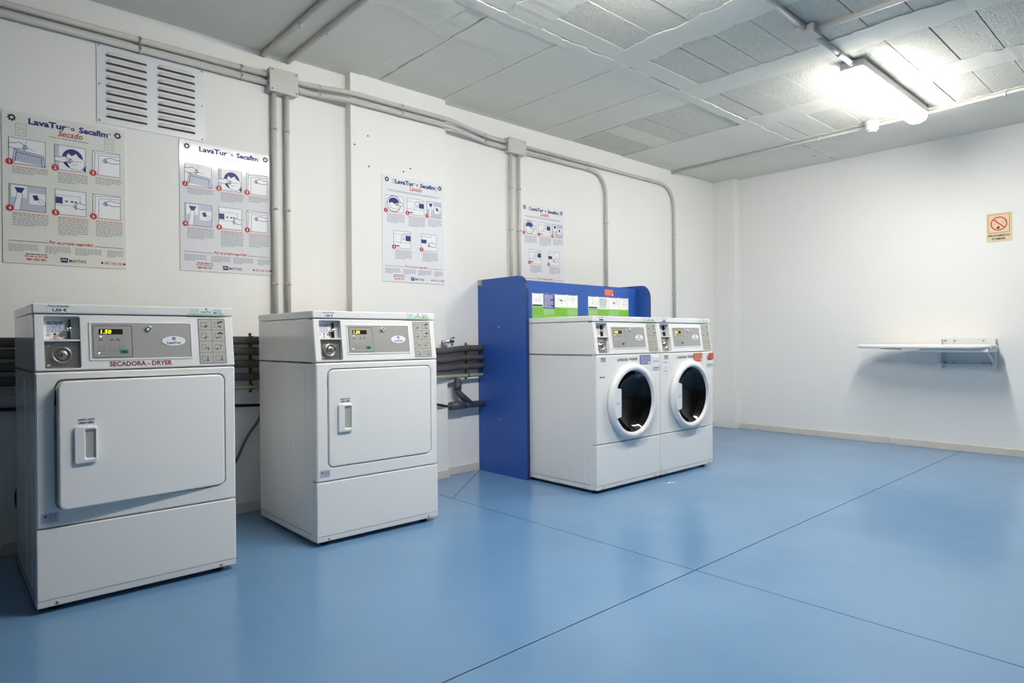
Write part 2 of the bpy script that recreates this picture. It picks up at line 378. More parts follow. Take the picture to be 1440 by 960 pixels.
# ------------------------------------------------------------------ posters
def hand(pr, x, y, w, h, flip=False, m='ink_blue', t=.0024):
    base = [(1, .72), (.72, .74), (.5, .86), (.3, .72), (.12, .62), (.32, .58), (.06, .42), (.34, .46), (.16, .28), (.42, .38), (.6, .3), (1, .38)]
    pts = [(x+w*((1-a) if flip else a), y+h*b) for a, b in base]
    pr.poly(pts, 'paper', .0009); pr.line(pts, t, m, .0011)
def picture(fr, parent, kind, x, y, w, h, num):
    pr = Print(fr); t = .0016; B = 'ink_blue'
    R = lambda a, b, c, d, m, n=.0007: pr.rect(x+a*w, y+b*h, x+c*w, y+d*h, m, n)
    Ln = lambda pts, m=B, tt=t, n=.0009: pr.line([(x+a*w, y+b*h) for a, b in pts], tt, m, n)
    if kind == 'filter':
        R(0, 0, 1, 1, 'paper', .0006); Ln([(.5, .95), (.45, .8), (.5, .66), (.7, .58)], 'ink_grey')
        pr.poly([(x+a*w, y+b*h) for a, b in ((.12, .12), (.92, .02), (.95, .42), (.16, .55))], 'tint', .0007)
        for i in range(9):
            a = .14+i*.085; Ln([(a, .12+.0*i), (a+.09, .5-.012*i)], 'ink_grey', .0009)
        Ln([(.1, .08), (.14, .56), (.94, .44), (.97, .02), (.9, .02), (.88, .36), (.2, .46), (.17, .1), (.1, .08)], B, .0022)
        hand(pr, x, y+.42*h, w*.55, h*.5, True)
    elif kind == 'drum':
        R(0, 0, 1, 1, 'paper', .0006); R(0, 0, .14, 1, 'tint')
        pr.circ(x+.57*w, y+.5*h, w*.34, B, .0008, h*.4); pr.poly([(x+a*w, y+b*h) for a, b in ((.88, .1), (1, .02), (1, .3))], B, .0008)
        cloth = [(.42, .72), (.55, .62), (.68, .74), (.78, .6), (.94, .5), (.96, .25), (.8, .05), (.5, .1), (.4, .3), (.36, .55)]
        pr.poly([(x+a*w, y+b*h) for a, b in cloth], 'paper', .001); Ln(cloth+cloth[:1], B, t, .0012)
        Ln([(.5, .5), (.62, .4), (.85, .42)], B, t, .0012); Ln([(.55, .25), (.72, .3)], B, t, .0012)
        hand(pr, x, y+.18*h, w*.62, h*.45, True)
    elif kind == 'door':
        R(0, 0, 1, 1, 'paper', .0006); Ln([(.06, 0), (.1, .9), (.98, .96)], B); Ln([(.2, 0), (.22, .82), (.98, .86)], B); Ln([(.03, .98), (.1, .9)])
        hand(pr, x+.3*w, y+.42*h, w*.7, h*.42)
    elif kind == 'coin':
        R(0, 0, 1, 1, 'tint', .0006); R(.06, .5, .48, .96, 'paper'); R(.54, .28, .98, .72, 'paper')
        pr.poly([(x+a*w, y+b*h) for a, b in ((.14, .88), (.42, .88), (.34, .68), (.22, .68))], B, .001)
        arm = [(.1, 0), (.18, .45), (.2, .68), (.3, .72), (.36, .6), (.32, .3), (.3, 0)]
        pr.poly([(x+a*w, y+b*h) for a, b in arm], 'paper', .0009); Ln(arm, B, t, .0012)
        pr.poly([(x+a*w, y+b*h) for a, b in ((.62, .62), (.76, .66), (.8, .46), (.68, .44))], B, .001)
        Ln([(.72, .55), (.86, .5), (.98, .38), (.98, .26), (.78, .42)], B, t, .0012)
    elif kind == 'panel':
        R(0, 0, 1, 1, 'paper', .0006); Ln([(0, .78), (.8, .78), (.8, .5)], 'ink_grey'); Ln([(0, .38), (.7, .38)], 'ink_grey')
        R(.02, .44, .24, .7, B, .0009)
        for a in (.32, .5, .62): R(a, .52, a+.08, .58, B, .0009)
        hand(pr, x+.55*w, y+.12*h, w*.45, h*.5)
    elif kind == 'wash':
        R(0, 0, 1, 1, 'paper', .0006); pr.ring(x+.46*w, y+.5*h, w*.36, w*.39, B); pr.circ(x+.46*w, y+.62*h, w*.28, B, .0009, h*.26)
        cl = [(.2, .5), (.36, .6), (.5, .5), (.62, .62), (.74, .5), (.7, .3), (.5, .18), (.28, .26)]
        pr.poly([(x+a*w, y+b*h) for a, b in cl], 'paper', .001); Ln(cl+cl[:1], B, t, .0012); hand(pr, x+.5*w, y+.3*h, w*.5, h*.42)
    elif kind == 'soap':
        R(0, 0, 1, 1, 'paper', .0006); Ln([(0, .8), (1, .8)], 'ink_grey'); Ln([(0, .34), (1, .34)], 'ink_grey'); R(.7, .46, 1, .76, B, .0011)
        Ln([(.42, .3), (.44, .6), (.54, .84), (.7, .86), (.98, .9)], B, .002, .0012); Ln([(.5, .5), (.6, .66), (.56, .5), (.7, .58)], B, t, .0012)
        R(.08, .1, .34, .16, B, .0009)
    elif kind == 'press':
        R(0, 0, 1, 1, 'paper', .0006); Ln([(0, .84), (.62, .84), (.62, 1)], B); R(0, .44, .34, .66, B, .0009); hand(pr, x+.36*w, y+.1*h, w*.6, h*.5)
    pr.frame(x, y, x+w, y+h, .0016, 'ink_navy', .0013)
    bx, by = x+.02*w, y+.06*h
    pr.circ(bx, by, .0145, 'ink_red', .0014); pr.text(str(num), bx, by-.0075, 'paper', h=.015, n=.0017, bold=.02)
    return pr.build('picture', parent)
def poster(u0, z0, yface, board, sub, pics, label):
    W, H = .488, .692
    r = empty('poster', (u0, yface, z0), label, 'poster', 'instruction posters on the long wall')
    MB().box(0, W, -.004, 0, 0, H, board, .0008, 1).build('panel', r)
    fr = _frame((0, -.0042, 0))
    t = Print(fr)
    t.text('LavaTur', .20*W, H*.928, 'ink_blue', w=.30*W, h=.029, align='l', bold=.04)
    t.text('®', .505*W, H*.95, 'ink_blue', h=.010, align='l')
    t.circ(.55*W, H*.945, .0075, 'ink_blue', .0008); t.circ(.55*W, H*.945, .003, board, .001)
    t.text('Secafim', .60*W, H*.928, 'ink_blue', w=.245*W, h=.029, align='l', bold=.04)
    t.text('®', .85*W, H*.95, 'ink_blue', h=.010, align='l')
    t.build('title_lettering', r)
    t = Print(fr); t.text(sub, .53*W, H*.882, 'ink_red', w=.2*W, h=.029, shear=.3, bold=.012); t.build('subtitle_lettering', r)
    t = Print(fr)
    if sub == 'Secado': t.micro(.36*W, .68*W, H*.866, .0032, 'ink_grey'); 
    else:
        t.line([(.06*W, H*.862), (.94*W, H*.862)], .0014, 'ink_grey'); t.micro(.1*W, .9*W, H*.851, .003, 'ink_grey')
    t.build('fine_print', r)
    for a in (.075, .93):
        t = Print(fr); t.gear(a*W, H*.955, .0175, 'ink_navy'); t.build('gear_emblem', r)
    for a, b in (((.10, .842), (.815, .842)) if sub == 'Secado' else ((.15, .925), (.845, .915))):
        t = Print(fr); ss = .04 if sub == 'Secado' else .02
        x, y = a*W, b*H
        t.frame(x, y, x+ss, y+ss*1.25, .0011, 'ink_grey'); t.line([(x, y+ss*.9), (x+ss, y+ss*.9)], .0011, 'ink_grey'); t.frame(x+ss*.25, y+ss*.3, x+ss*.8, y+ss*.75, .0009, 'ink_grey')
        t.line([(x, y+ss*1.25), (x+ss*.2, y+ss*1.45), (x+ss*1.1, y+ss*1.45), (x+ss, y+ss*1.25)], .0011, 'ink_grey')
        t.build('machine_drawing', r)
    rnd = random.Random(3)
    for i, (k, a, b, c, d, nl) in enumerate(pics):
        picture(fr, r, k, a*W, H*(1-d), (c-a)*W, (d-b)*H, i+1)
        t = Print(fr); v = H*(1-d)-.016
        for j in range(nl):
            red = j < (2 if nl > 8 else 1)
            t.micro(a*W+.012, min(c+.015, .965)*W, v-j*.0088, .0035, 'print_red' if red else 'print_grey', ragged=0 if j < nl-1 else .4, rnd=rnd)
        t.build('instruction_text', r)
    for a, b in ((.04, .34), (.72, .97)):
        t = Print(fr); t.line([(a*W, H*.148), (b*W, H*.148)], .0018, 'ink_navy'); t.build('rule', r)
    t = Print(fr); t.text('Por su propia seguridad', .53*W, H*.138, 'ink_red', w=.36*W, h=.019, shear=.25, bold=.012); t.build('safety_lettering', r)
    for a, b in ((.04, .27), (.32, .52), (.56, .78), (.83, .97)):
        t = Print(fr)
        for j in range(5): t.micro(a*W, b*W, H*.122-j*.0072, .003, 'print_grey', ragged=.0 if j < 4 else .5, rnd=rnd)
        t.build('footer_text', r)
    t = Print(fr); t.micro(.17*W, .33*W, H*.062, .004, 'ink_navy', rnd=rnd); t.micro(.16*W, .34*W, H*.048, .004, 'ink_red', rnd=rnd)
    t.text('900 902 901', .25*W, H*.021, 'ink_red', w=.15*W, h=.0125, bold=.015); t.build('telephone_lettering', r)
    t = Print(fr); t.rect(.44*W, H*.022, .50*W, H*.054, 'ink_navy'); t.line([(.447*W, H*.03), (.46*W, H*.047), (.47*W, H*.034), (.48*W, H*.047), (.493*W, H*.03)], .0022, 'paper', .001)
    t.text('MAYTAG', .51*W, H*.026, 'ink_navy', w=.14*W, h=.014, align='l', bold=.01); t.build('maker_logo', r)
    t = Print(fr); t.text('902 155 155', .885*W, H*.027, 'ink_red', w=.155*W, h=.0125, shear=.2, bold=.008)
    t.circ(.785*W, H*.036, .005, 'ink_navy'); t.circ(.98*W, H*.036, .005, 'ink_navy'); t.build('telephone_lettering', r)
    return r
dry = [('filter', .05, .175, .33, .345, 4), ('drum', .40, .175, .655, .345, 6), ('door', .71, .175, .95, .345, 4),
       ('coin', .05, .48, .33, .65, 7), ('panel', .40, .48, .655, .65, 10), ('door', .71, .48, .95, .65, 9)]
wash = [('wash', .05, .19, .33, .345, 7), ('soap', .385, .19, .66, .345, 8), ('coin', .705, .19, .95, .345, 6),
        ('soap', .17, .515, .44, .68, 7), ('press', .61, .515, .87, .68, 7)]
poster(.246, 1.325, YW, 'cream_board', 'Secado', dry, 'dryer instruction poster headed Secado, left of the louvred vent, above the first dryer')
poster(.982, 1.338, YW, 'white_board', 'Secado', dry, 'dryer instruction poster with lamp glare on its top, beside the vertical conduits')
poster(2.160, 1.340, YP, 'satin_board', 'Lavado', wash, 'washing instruction poster headed Lavado on the pilaster above the second dryer')
poster(3.440, 1.338, YW, 'satin_board', 'Lavado', wash, 'washing instruction poster half hidden behind the blue cabinet top')

# ------------------------------------------------------------------ louvred vent
def vent():
    r = empty('vent_grille', (.613, YW, 2.037), 'white louvred metal vent plate with two columns of slots on the wall', 'vent')
    W, H = .496, .389
    MB().box(0, W, -.004, 0, 0, H, 'white_metal', .001, 1).build('plate', r)
    for x, z in ((.012, .012), (.012, .19), (.012, H-.012), (W-.012, .012), (W-.012, .19), (W-.012, H-.012)):
        MB().lathe([(.0001, -.003), (.0045, -.002), (.0045, 0)], (x, -.004, z), 'steel', 10).build('screw', r)
    # pressed hood; brown faces paint the shade inside its bottom opening
    lw = .190; n = 14; b = MB(); prof = [(.015, -.0005), (.010, -.008), (.002, -.0125), (-.006, -.014)]
    loops = []
    for dz, dy in prof:
        lp = []
        for i in range(n+1):
            t = i/n; e = min(t, 1-t)*2; k = min(1, (e/.22))**.5 if e < .22 else 1
            lp.append((lw*t, dy*k-.0003, -.006+(dz+.006)*k))
        loops.append(lp)
    b.loft(loops, 'white_metal', False, smooth=True)
    b.add([(.004, -.0004, -.0064), (lw-.004, -.0004, -.0064), (lw-.012, -.0136, -.0062), (.012, -.0136, -.0062)], [[0, 1, 2, 3]], 'brown')
    b.add([(.006, -.0003, -.0125), (lw-.006, -.0003, -.0125), (lw-.004, -.0004, -.006), (.004, -.0004, -.006)], [[0, 1, 2, 3]], 'brown')
    proto = None
    for cx in (.035, .264):
        for i in range(9):
            loc = (cx, -.004, H-.045-i*.0375)
            if proto is None: proto = b.build('louver', r, loc)
            else:
                c = proto.copy(); COL.objects.link(c); c.parent = r; c.location = loc
vent()

# ------------------------------------------------------------------ conduits and boxes
def bez(pts, r, k=6):
    """polyline with rounded corners"""
    P = [Vector(p) for p in pts]; out = [P[0]]
    for a, b, c in zip(P, P[1:], P[2:]):
        d1 = (a-b); d2 = (c-b); q = min(r, d1.length*.49, d2.length*.49); s = b+d1.normalized()*q; e = b+d2.normalized()*q
        for i in range(k+1):
            t = i/k; out.append(s*(1-t)**2+b*2*t*(1-t)+e*t*t)
    return out+[P[-1]]
def conduit(pts, r, label, group, clips=(), m='conduit', rad=.05, cdir=(0, 1, 0), name='conduit'):
    o = MB().tube(bez(pts, rad), r, m, 12).build(name); tag(o, label, 'conduit', group)
    for c, ax in clips:
        a = Vector(ax).normalized(); p = Vector(c)
        MB().tube([p-a*.007, p+a*.007], r*1.22, m, 12).tube([p, p+Vector(cdir)*r*1.9], r*.5, m, 8).tube([p-Vector(cdir)*r*1.1, p-Vector(cdir)*r*1.6], r*.35, 'steel', 8).build('clip', o)
    return o
R1 = .0155; YC = YW-.024
G1 = 'grey conduits along the long wall'
def hz(x): return x
for z, nm in ((2.485, 'upper'), (2.438, 'lower')):
    conduit([(-1.2, YC, z), (1.445, YC, z)], R1, f'{nm} of two grey conduits running left of the large wall junction box', G1, [((x, YC, z), (1, 0, 0)) for x in (-.4, .2, .80, 1.30)])
    yp = YP-.024
    conduit([(1.595, YC, z), (1.70, YC-.004, z), (1.93, yp, z), (2.68, yp, z), (3.10, YC, z-.02), (3.275, YC, z-.022)], R1, f'{nm} of two grey conduits crossing the pilaster between the two wall boxes', G1,
            [((1.75, YC-.012, z), (1, 0, 0)), ((2.30, yp, z), (1, 0, 0)), ((3.05, YC-.006, z-.018), (1, 0, 0))], rad=.06)
conduit([(3.445, YC, 2.463), (5.50, YC, 2.463), (5.50, YC, .9)], .0135, 'grey conduit bending down farthest right, behind the second washer', G1, [((x, YC, 2.463), (1, 0, 0)) for x in (3.72, 4.2, 4.62, 5.05)]+[((5.50, YC, z), (0, 0, 1)) for z in (1.99, 1.40)], rad=.25)
conduit([(3.445, YC, 2.417), (4.452, YC, 2.417), (4.452, YC, .9)], .0135, 'grey conduit bending down behind the right side of the blue cabinet', G1, [((x, YC, 2.417), (1, 0, 0)) for x in (3.72, 4.2)]+[((4.452, YC, z), (0, 0, 1)) for z in (1.98, )], rad=.22)
for x, nm in ((1.48, 'left'), (1.556, 'right')):
    conduit([(x, YC, 2.39), (x, YC, .98)], R1, f'{nm} of the two vertical grey conduits dropping behind the second dryer', G1, [((x, YC, z), (0, 0, 1)) for z in (2.18, 1.72, 1.29)])
for x, nm in ((3.318, 'left'), (3.40, 'right')):
    conduit([(x, YC, 2.385), (x, YC, 1.0)], .0135, f'{nm} of the two vertical grey conduits dropping behind the blue cabinet', G1, [((x, YC, z), (0, 0, 1)) for z in (2.12, 1.80)])
def jbox(loc, w, h, d, label, axis='y', m='conduit'):
    r = empty('junction_box', loc, label, 'junction box', 'grey junction boxes')
    MB().box(-w/2, w/2, -d*.75, 0, -h/2, h/2, m, .004).build('body', r)
    MB().box(-w/2-.002, w/2+.002, -d, -d*.72, -h/2-.002, h/2+.002, m, .004).build('lid', r)
    for sx in (-1, 1):
        for sz in (-1, 1):
            MB().lathe([(.0001, -.0015), (.004, -.001), (.004, .001)], (sx*(w/2-.012), -d, sz*(h/2-.012)), 'dark', 8).build('screw', r)
    return r
jbox((1.527, YW, 2.453), .165, .132, .066, 'large grey junction box between the glossy dryer poster and the ceiling')
jbox((3.360, YW, 2.440), .180, .112, .058, 'small grey junction box on the wall above the half hidden washing poster')
# ceiling conduits
G2 = 'conduits under the ceiling'
ZK = ZC-.02
conduit([(1.43, YW-.01, ZK), (1.43, 1.9, ZK)], .0165, 'left of the two grey conduits crossing the ceiling above the vent', G2, [((1.43, y, ZK), (0, 1, 0)) for y in (3.2, 2.6)], cdir=(0, 0, 1))
conduit([(1.575, YW-.01, ZK), (1.565, 1.9, ZK)], .0165, 'right of the two grey conduits crossing the ceiling above the vent', G2, [((1.571, y, ZK), (0, 1, 0)) for y in (3.18, 2.6)], cdir=(0, 0, 1))
conduit([(2.64, 1.48, ZK), (3.46, 1.50, ZK)], .014, 'white ceiling conduit leading to the ceiling junction box', G2, [((2.95, 1.487, ZK), (1, 0, 0))], 'conduit_white', cdir=(0, 0, 1))
conduit([(3.57, 1.50, ZK), (4.13, 1.505, ZK)], .014, 'short white ceiling conduit between junction box and lit lamp', G2, [((3.93, 1.503, ZK), (1, 0, 0))], 'conduit_white', cdir=(0, 0, 1))
conduit([(3.525, 1.46, ZK), (3.55, .2, ZK)], .014, 'white ceiling conduit branching sideways from the ceiling junction box', G2, [((3.54, .9, ZK), (0, 1, 0))], 'conduit_white', cdir=(0, 0, 1))
conduit([(5.50, YW-.005, ZC-.017), (5.50, 2.0, ZC-.017), (5.425, .6, ZC-.017), (5.40, -.6, ZC-.017)], .0125, 'long thin white conduit across the ceiling near the end wall', G2, [((5.50, y, ZC-.017), (0, 1, 0)) for y in (3.25, 2.85, 2.27)]+[((5.447, 1.0, ZC-.017), (0, 1, 0))], 'conduit_white', cdir=(0, 0, 1))
r = empty('junction_box', (3.515, 1.50, ZC), 'white junction box on the ceiling in front of the lit lamp', 'junction box', 'grey junction boxes')
MB().box(-.05, .05, -.05, .05, -.04, -.004, 'conduit_white', .004).build('body', r); MB().box(-.052, .052, -.052, .052, -.054, -.04, 'conduit_white', .004).build('lid', r)

# ------------------------------------------------------------------ lamps
def lamp(x0, y, m, label):
    L, W = 1.27, .135
    r = empty('ceiling_lamp', (x0, y, ZC-.004), label, 'lamp', 'long ceiling lamps')
    b = MB(); lo = []
    b.box(0, L, -W/2, W/2, -.047, 0, 'fixture', .008); b.build('base', r)
    # translucent cover with rounded section, closed at the ends
    sec = [(-W/2+.006, -.047), (-W/2+.006, -.07), (-W/2+.02, -.098), (-W/2+.045, -.11), (W/2-.045, -.11), (W/2-.02, -.098), (W/2-.006, -.07), (W/2-.006, -.047)]
    loops = []
    for x, k in ((.012, .55), (.022, .85), (.045, 1), (L-.045, 1), (L-.022, .85), (L-.012, .55)):
        loops.append([(x, a*(.8+.2*k), -.047+(c+.047)*k) for a, c in sec])
    b = MB(); b.loft(loops, m, True, True, True, True); si = b.mi(m+'_side'); nk = len(sec)
    for q, f in enumerate(b.f):
        if len(f) > 4 or len({v % nk for v in f} & {0, 1, nk-2, nk-1}) == 2 and {v % nk for v in f} <= {0, 1, nk-2, nk-1}: b.m[q] = si
    b.build('diffuser', r)
    for x in (.18, .5, .8, 1.09):
        for s in (-1, 1):
            MB().box(x-.008, x+.008, s*W/2-.003, s*W/2+.003, -.058, -.04, 'fixture', .001, 1).build('clip', r)
    MB().tube([(-.02, 0, -.016), (.005, 0, -.016)], .018, 'fixture').build('cable_gland', r)
    return r
lamp(4.125, 1.505, 'lamp', 'lit long fluorescent ceiling lamp near the end wall')
lamp(1.36, 1.49, 'lamp2', 'lit fluorescent ceiling lamp above the view, mirrored in the glossy poster')
r = empty('smoke_detector', (5.428, 1.835, ZC), 'small white cylindrical detector on the ceiling beside the lit lamp', 'detector')
MB().lathe([(.052, 0), (.052, -.012), (.046, -.016), (.046, -.066), (.042, -.07)], (0, 0, 0), 'fixture', 28, 'z', cap1=True).build('body', r)
MB().lathe([(.034, -.07), (.034, -.079), (.024, -.083)], (0, 0, 0), 'conduit', 24, 'z', cap1=True).build('sensor_cap', r)

# ------------------------------------------------------------------ pipes behind the machines
GP = 'pipes along the long wall'
YQ = YW-.062
def pipe(name, pts, r, m, label, cat='pipe'):
    o = MB().tube(bez([(x, y, z) for x, y, z in pts], .12), r, m, 14).build(name); return tag(o, label, cat, GP)
YQP = YP-.045
def zpts(a, b, c, d, e): return [(-1.4, YQ, a), (.24, YQ, a), (1.33, YQ, b), (1.75, YQP, b-.012), (2.60, YQP, c), (2.80, YQ+.01, d), (2.998, YQ+.01, e)]
pipe('insulated_pipe', zpts(.963, .965, .876, .897, .897), .023, 'pipe_foam', 'topmost dark foam-insulated pipe behind the dryers')
pipe('insulated_pipe', zpts(.912, .906, .815, .831, .828), .023, 'pipe_foam', 'second dark foam-insulated pipe from the top behind the dryers')
pipe('insulated_pipe', zpts(.854, .836, .757, .768, .767), .022, 'pipe_foam', 'third dark foam-insulated pipe from the top behind the dryers')
pipe('insulated_pipe', [(-1.4, YQ, .79), (.24, YQ, .79), (1.33, YQ, .763), (1.70, YQ, .755), (1.86, YQ, .75)], .022, 'pipe_foam', 'lowest dark foam-insulated pipe, ending behind the second dryer')
pipe('water_pipe', zpts(.735, .706, .706, .703, .703), .0125, 'pipe_olive', 'thin pale olive pipe under the insulated pipes')
pipe('cable', [(-1.4, YW-.02, .668), (.24, YW-.02, .664), (1.33, YW-.02, .600), (1.75, YP-.02, .585), (2.5, YP-.02, .53), (2.58, YP-.03, .515), (2.665, YQ, .497)], .0085, 'black', 'black cable low on the wall below the olive pipe', 'cable')
def strap(x, y, zs, z0, z1, label, ends=()):
    r = empty('pipe_strap', (x, y, z0), label, 'strap', 'perforated straps holding the pipes')
    MB().box(-.008, .008, .02, .024, 0, z1-z0, 'brass', .001, 1).build('band', r)
    for z, rr in zs: MB().tube([(-.007, -.0, z-z0), (.007, 0, z-z0)], rr+.003, 'brass', 14).build('ring', r)
    for z in (0.004, z1-z0-.004): MB().lathe([(.0001, -.004), (.006, -.002), (.006, .0)], (0, .02, z), 'dark', 8).build('bolt', r)
strap(1.327, YQ, [(.965, .023), (.906, .023), (.836, .022), (.763, .022), (.706, .0125)], .675, 1.005, 'brass perforated strap holding pipes between the two dryers')
strap(2.86, YQ+.01, [(.897, .023), (.83, .023), (.768, .022), (.703, .0125)], .675, .935, 'brass perforated strap holding pipes beside the blue cabinet')
# drain
r = empty('drain_pipe', (2.76, YQ, .45), 'dark grey plastic waste pipe with branch beside the blue cabinet', 'pipe', GP)
z = .045
MB().tube([(-.06, 0, z), (.238, 0, z)], .0235, 'pvc', 18).build('outlet', r)
MB().tube([(-.065, 0, z), (.06, 0, z)], .029, 'pvc', 18).build('socket', r)
MB().tube(bez([(.12, 0, z), (.0, 0, z+.095), (.0, 0, z+.15)], .05), .0235, 'pvc', 18).build('branch', r)
MB().tube([(0, 0, z+.115), (0, 0, z+.165)], .0285, 'pvc', 18).build('collar', r)
MB().tube([(0, 0, z+.15), (0, 0, z+.192)], .0235, 'pvc', 18).build('riser', r)
MB().tube([(-.09, 0, z), (-.06, 0, z)], [.012, .021], 'pvc', 16).build('reducer', r)
# tap
r = empty('water_tap', (2.66, YP, .945), 'small chrome tap on the wall behind the second dryer', 'tap')
MB().lathe([(.016, 0), (.016, -.006), (.0085, -.008), (.0085, -.05)], (-.03, 0, 0), 'chrome', 16, cap1=True).build('spindle', r)
MB().tube([(-.055, -.045, 0), (.03, -.045, .004)], [.014, .011], 'chrome', 14).build('body', r)
MB().tube([(.02, -.045, -.028), (.02, -.045, .034)], .0075, 'chrome', 10).tube([(.005, -.045, .022), (.038, -.045, .03)], .006, 'chrome', 10).build('handle', r)
o = MB().tube(bez([(1.405, YW-.042, .66), (1.388, YW-.042, .56), (1.362, YW-.042, .50), (1.315, YW-.042, .445), (1.285, YW-.042, .39), (1.25, YW-.04, .31), (1.20, YW-.035, .22), (1.1, YW-.04, .12)], .08), .0072, 'cord', 10).build('power_cord')
tag(o, 'dark grey power cord hanging down the wall between the dryers', 'cord')
o = MB().tube([(.318+.038*math.cos(a), YW-.05-.004*a, .262+.082*math.sin(a)) for a in [PI*.3+i*PI*1.4/18 for i in range(19)]], .0065, 'black', 10).build('hose_loop')
tag(o, 'black loop of hose low on the wall behind the first dryer', 'hose')

# ------------------------------------------------------------------ machines
CON0, CON1, SL = .860, 1.064, .030          # console bottom, top, slant
NV = Vector((0, -(CON1-CON0), SL)).normalized(); VV = Vector((0, SL, CON1-CON0)).normalized()
def cfr(x=0, v=0, n=0): return _frame(Vector((x, 0, CON0))+VV*v+NV*n, (1, 0, 0), VV, NV)
def on(fr, loop, n): o, u, v, nn = fr; return [o+u*a+v*b+nn*n for a, b in loop]
def V(z): return (z-CON0)/VV.z               # height on the slanted face
def machine(loc, W, D, name, label, cat, group, caption, price):
    r = empty(name, loc, label, cat, group); E = 'enamel'
    # feet
    for x in (.06, W-.06):
        for y in (.06, D-.06): MB().lathe([(.022, 0), (.022, .012), (.012, .014), (.012, .035)], (x, y, 0), 'black', 14, 'z', cap0=True).build('foot', r)
    cab = MB()
    # cabinet: open-fronted shell
    t = .004
    cab.box(0, t, .04, D, .018, .856, E, .0015, 1); cab.box(W-t, W, .04, D, .018, .856, E, .0015, 1)
    cab.box(0, W, D-t, D, .018, .856, E, .0015, 1); cab.box(0, W, .04, D, .018, .024, E, .0015, 1); cab.box(0, W, .04, D, .850, .856, E, .0015, 1)
    c = cab.build('cabinet', r)
    # pressed outlines on the side panels
    for a, b in ((.10, .25), (.36, .52)) if cat == 'washer' else ((.12, .29), (.33, .62)):
        for sx, xx in ((0, -.0008), (1, W-.0002)):
            e = MB()
            for y0, y1, z0, z1 in ((a, a+.006, .07, .82), (b, b+.006, .07, .82), (a, b+.006, .064, .07), (a, b+.006, .82, .826)): e.box(xx, xx+.001, y0, y1, z0, z1, E)
            e.build('side_embossing', c)
    e = MB().box(-.001, 0.0, .05, D-.005, .05, .0515, 'dark')
    e.build('side_seam', c)
    for y in (.1, .33, .58): MB().lathe([(.0001, -.002), (.0045, -.001), (.0045, 0)], (0, y, .034), 'steel', 8, 'x').build('screw', c)
    # base panel and toe strip
    bp = MB().box(0, W, 0, .042, .046, .299, E, .006, 3).build('base_panel', r)
    tk = MB().box(.001, W-.001, .002, .042, .022, .047, 'enamel_flat', .003).build('toe_strip', r)
    for x in (.06, W-.06): MB().lathe([(.0001, -.003), (.0055, -.002), (.0055, 0)], (x, .002, .033), 'steel', 8).build('screw', tk)
    # console: slanted front plate with coin recess, body behind
    fr = cfr(); h = V(CON1); dp = .034
    MB().loft([[(x, .034, CON0), (x, .034+SL, CON1), (x, D, CON1), (x, D, CON0)] for x in (0, W)], E, True, True, True).build('console', r)
    hole = rrect(.030, .139, V(.868), V(1.056), .006, 4); outer = rrect(0, W, 0, h, .006, 4); inset = rrect(.004, W-.004, .004, h-.004, .004, 4)
    MB().loft([on(fr, hole, -dp), on(fr, hole, -.001), on(fr, rrect(.0285, .1405, V(.868)-.0015, V(1.056)+.0015, .007, 4), 0), on(fr, inset, 0), on(fr, outer, -.004), on(fr, outer, -dp)], E).build('console_front', r)
    # coin acceptor
    ca = MB(); T = Matrix.Translation(fr[0]) @ Matrix((( 1, 0, 0), (0, -NV.y, VV.y), (0, -NV.z, VV.z))).to_4x4()
    # T maps local (x, depth inward positive, v) to the slanted face
    ca.box(.0305, .1385, .001, dp-.001, V(.966), V(.972), 'plastic', .001, 1, T); ca = ca.build('coin_recess', r)
    pr = Print(cfr(n=-dp+.001)); pr.rect(.034, V(.976), .098, V(1.052), 'paper', .0003)
    for j in range(6): pr.micro(.042, .092, V(1.038)-j*.0068, .0036 if j < 2 else .0025, 'sticker_blue', .0008, .1 if j else 0)
    pr.circ(.046, V(.994), .0065, 'coin', .0008); pr.circ(.066, V(.996), .004, 'ink_navy', .0008); pr.circ(.085, V(.994), .0065, 'coin', .0008); pr.circ(.066, V(.984), .0065, 'coin', .0008)
    pr.rect(.05, V(.977), .082, V(.9785), 'ink_red', .0008)
    pr.build('coin_label', ca)
    MB().box(.108, .113, .016, dp, V(1.018), V(1.049), 'black', .001, 1, T).box(.104, .112, .016, dp, V(.977), V(1.004), 'black', .001, 1, T).build('coin_slot', ca)
    MB().box(.100, .112, .01, dp, V(1.004), V(1.018), 'chrome', .003, 2, T).lathe([(.0001, .006), (.006, .006), (.006, .03)], (.100, 0, V(1.011)), 'chrome', 14, T=T).build('return_knob', ca)
    MB().box(.098, .118, .02, dp, V(.973), V(.978), 'steel', .001, 1, T).build('slot_foot', ca)
    lp = MB().box(.033, .136, .022, dp, V(.872), V(.963), 'steel', .002, 2, T).build('lock_plate', r)
    MB().lathe([(.030, .0215), (.030, .010), (.027, .008), (.0235, .010), (.0235, .017), (.018, .017), (.017, .006), (.012, .004), (.0001, .004)], (.083, 0, V(.918)), 'steel', 32, T=T).build('lock', lp)
    MB().box(.0815, .0845, .0028, .006, V(.912), V(.924), 'black', 0, 1, T).build('keyhole', lp)
    for x in (.044, .126):
        for zz in (.882, .953): MB().lathe([(.0001, .018), (.0055, .0185), (.0055, .022)], (x, 0, V(zz)), 'steel', 10, T=T).build('bolt', lp)
    # control panel
    u0, u1, v0, v1 = .171, .515, V(.898), V(1.032)
    cp = MB().loft([on(fr, rrect(u0-.006, u1+.006, v0-.006, v1+.006, .006, 4), 0), on(fr, rrect(u0-.005, u1+.005, v0-.005, v1+.005, .006, 4), .003), on(fr, rrect(u0, u1, v0, v1, .004, 4), .003), on(fr, rrect(u0+.001, u1-.001, v0+.001, v1-.001, .004, 4), .0008)], 'plastic').build('control_panel', r)
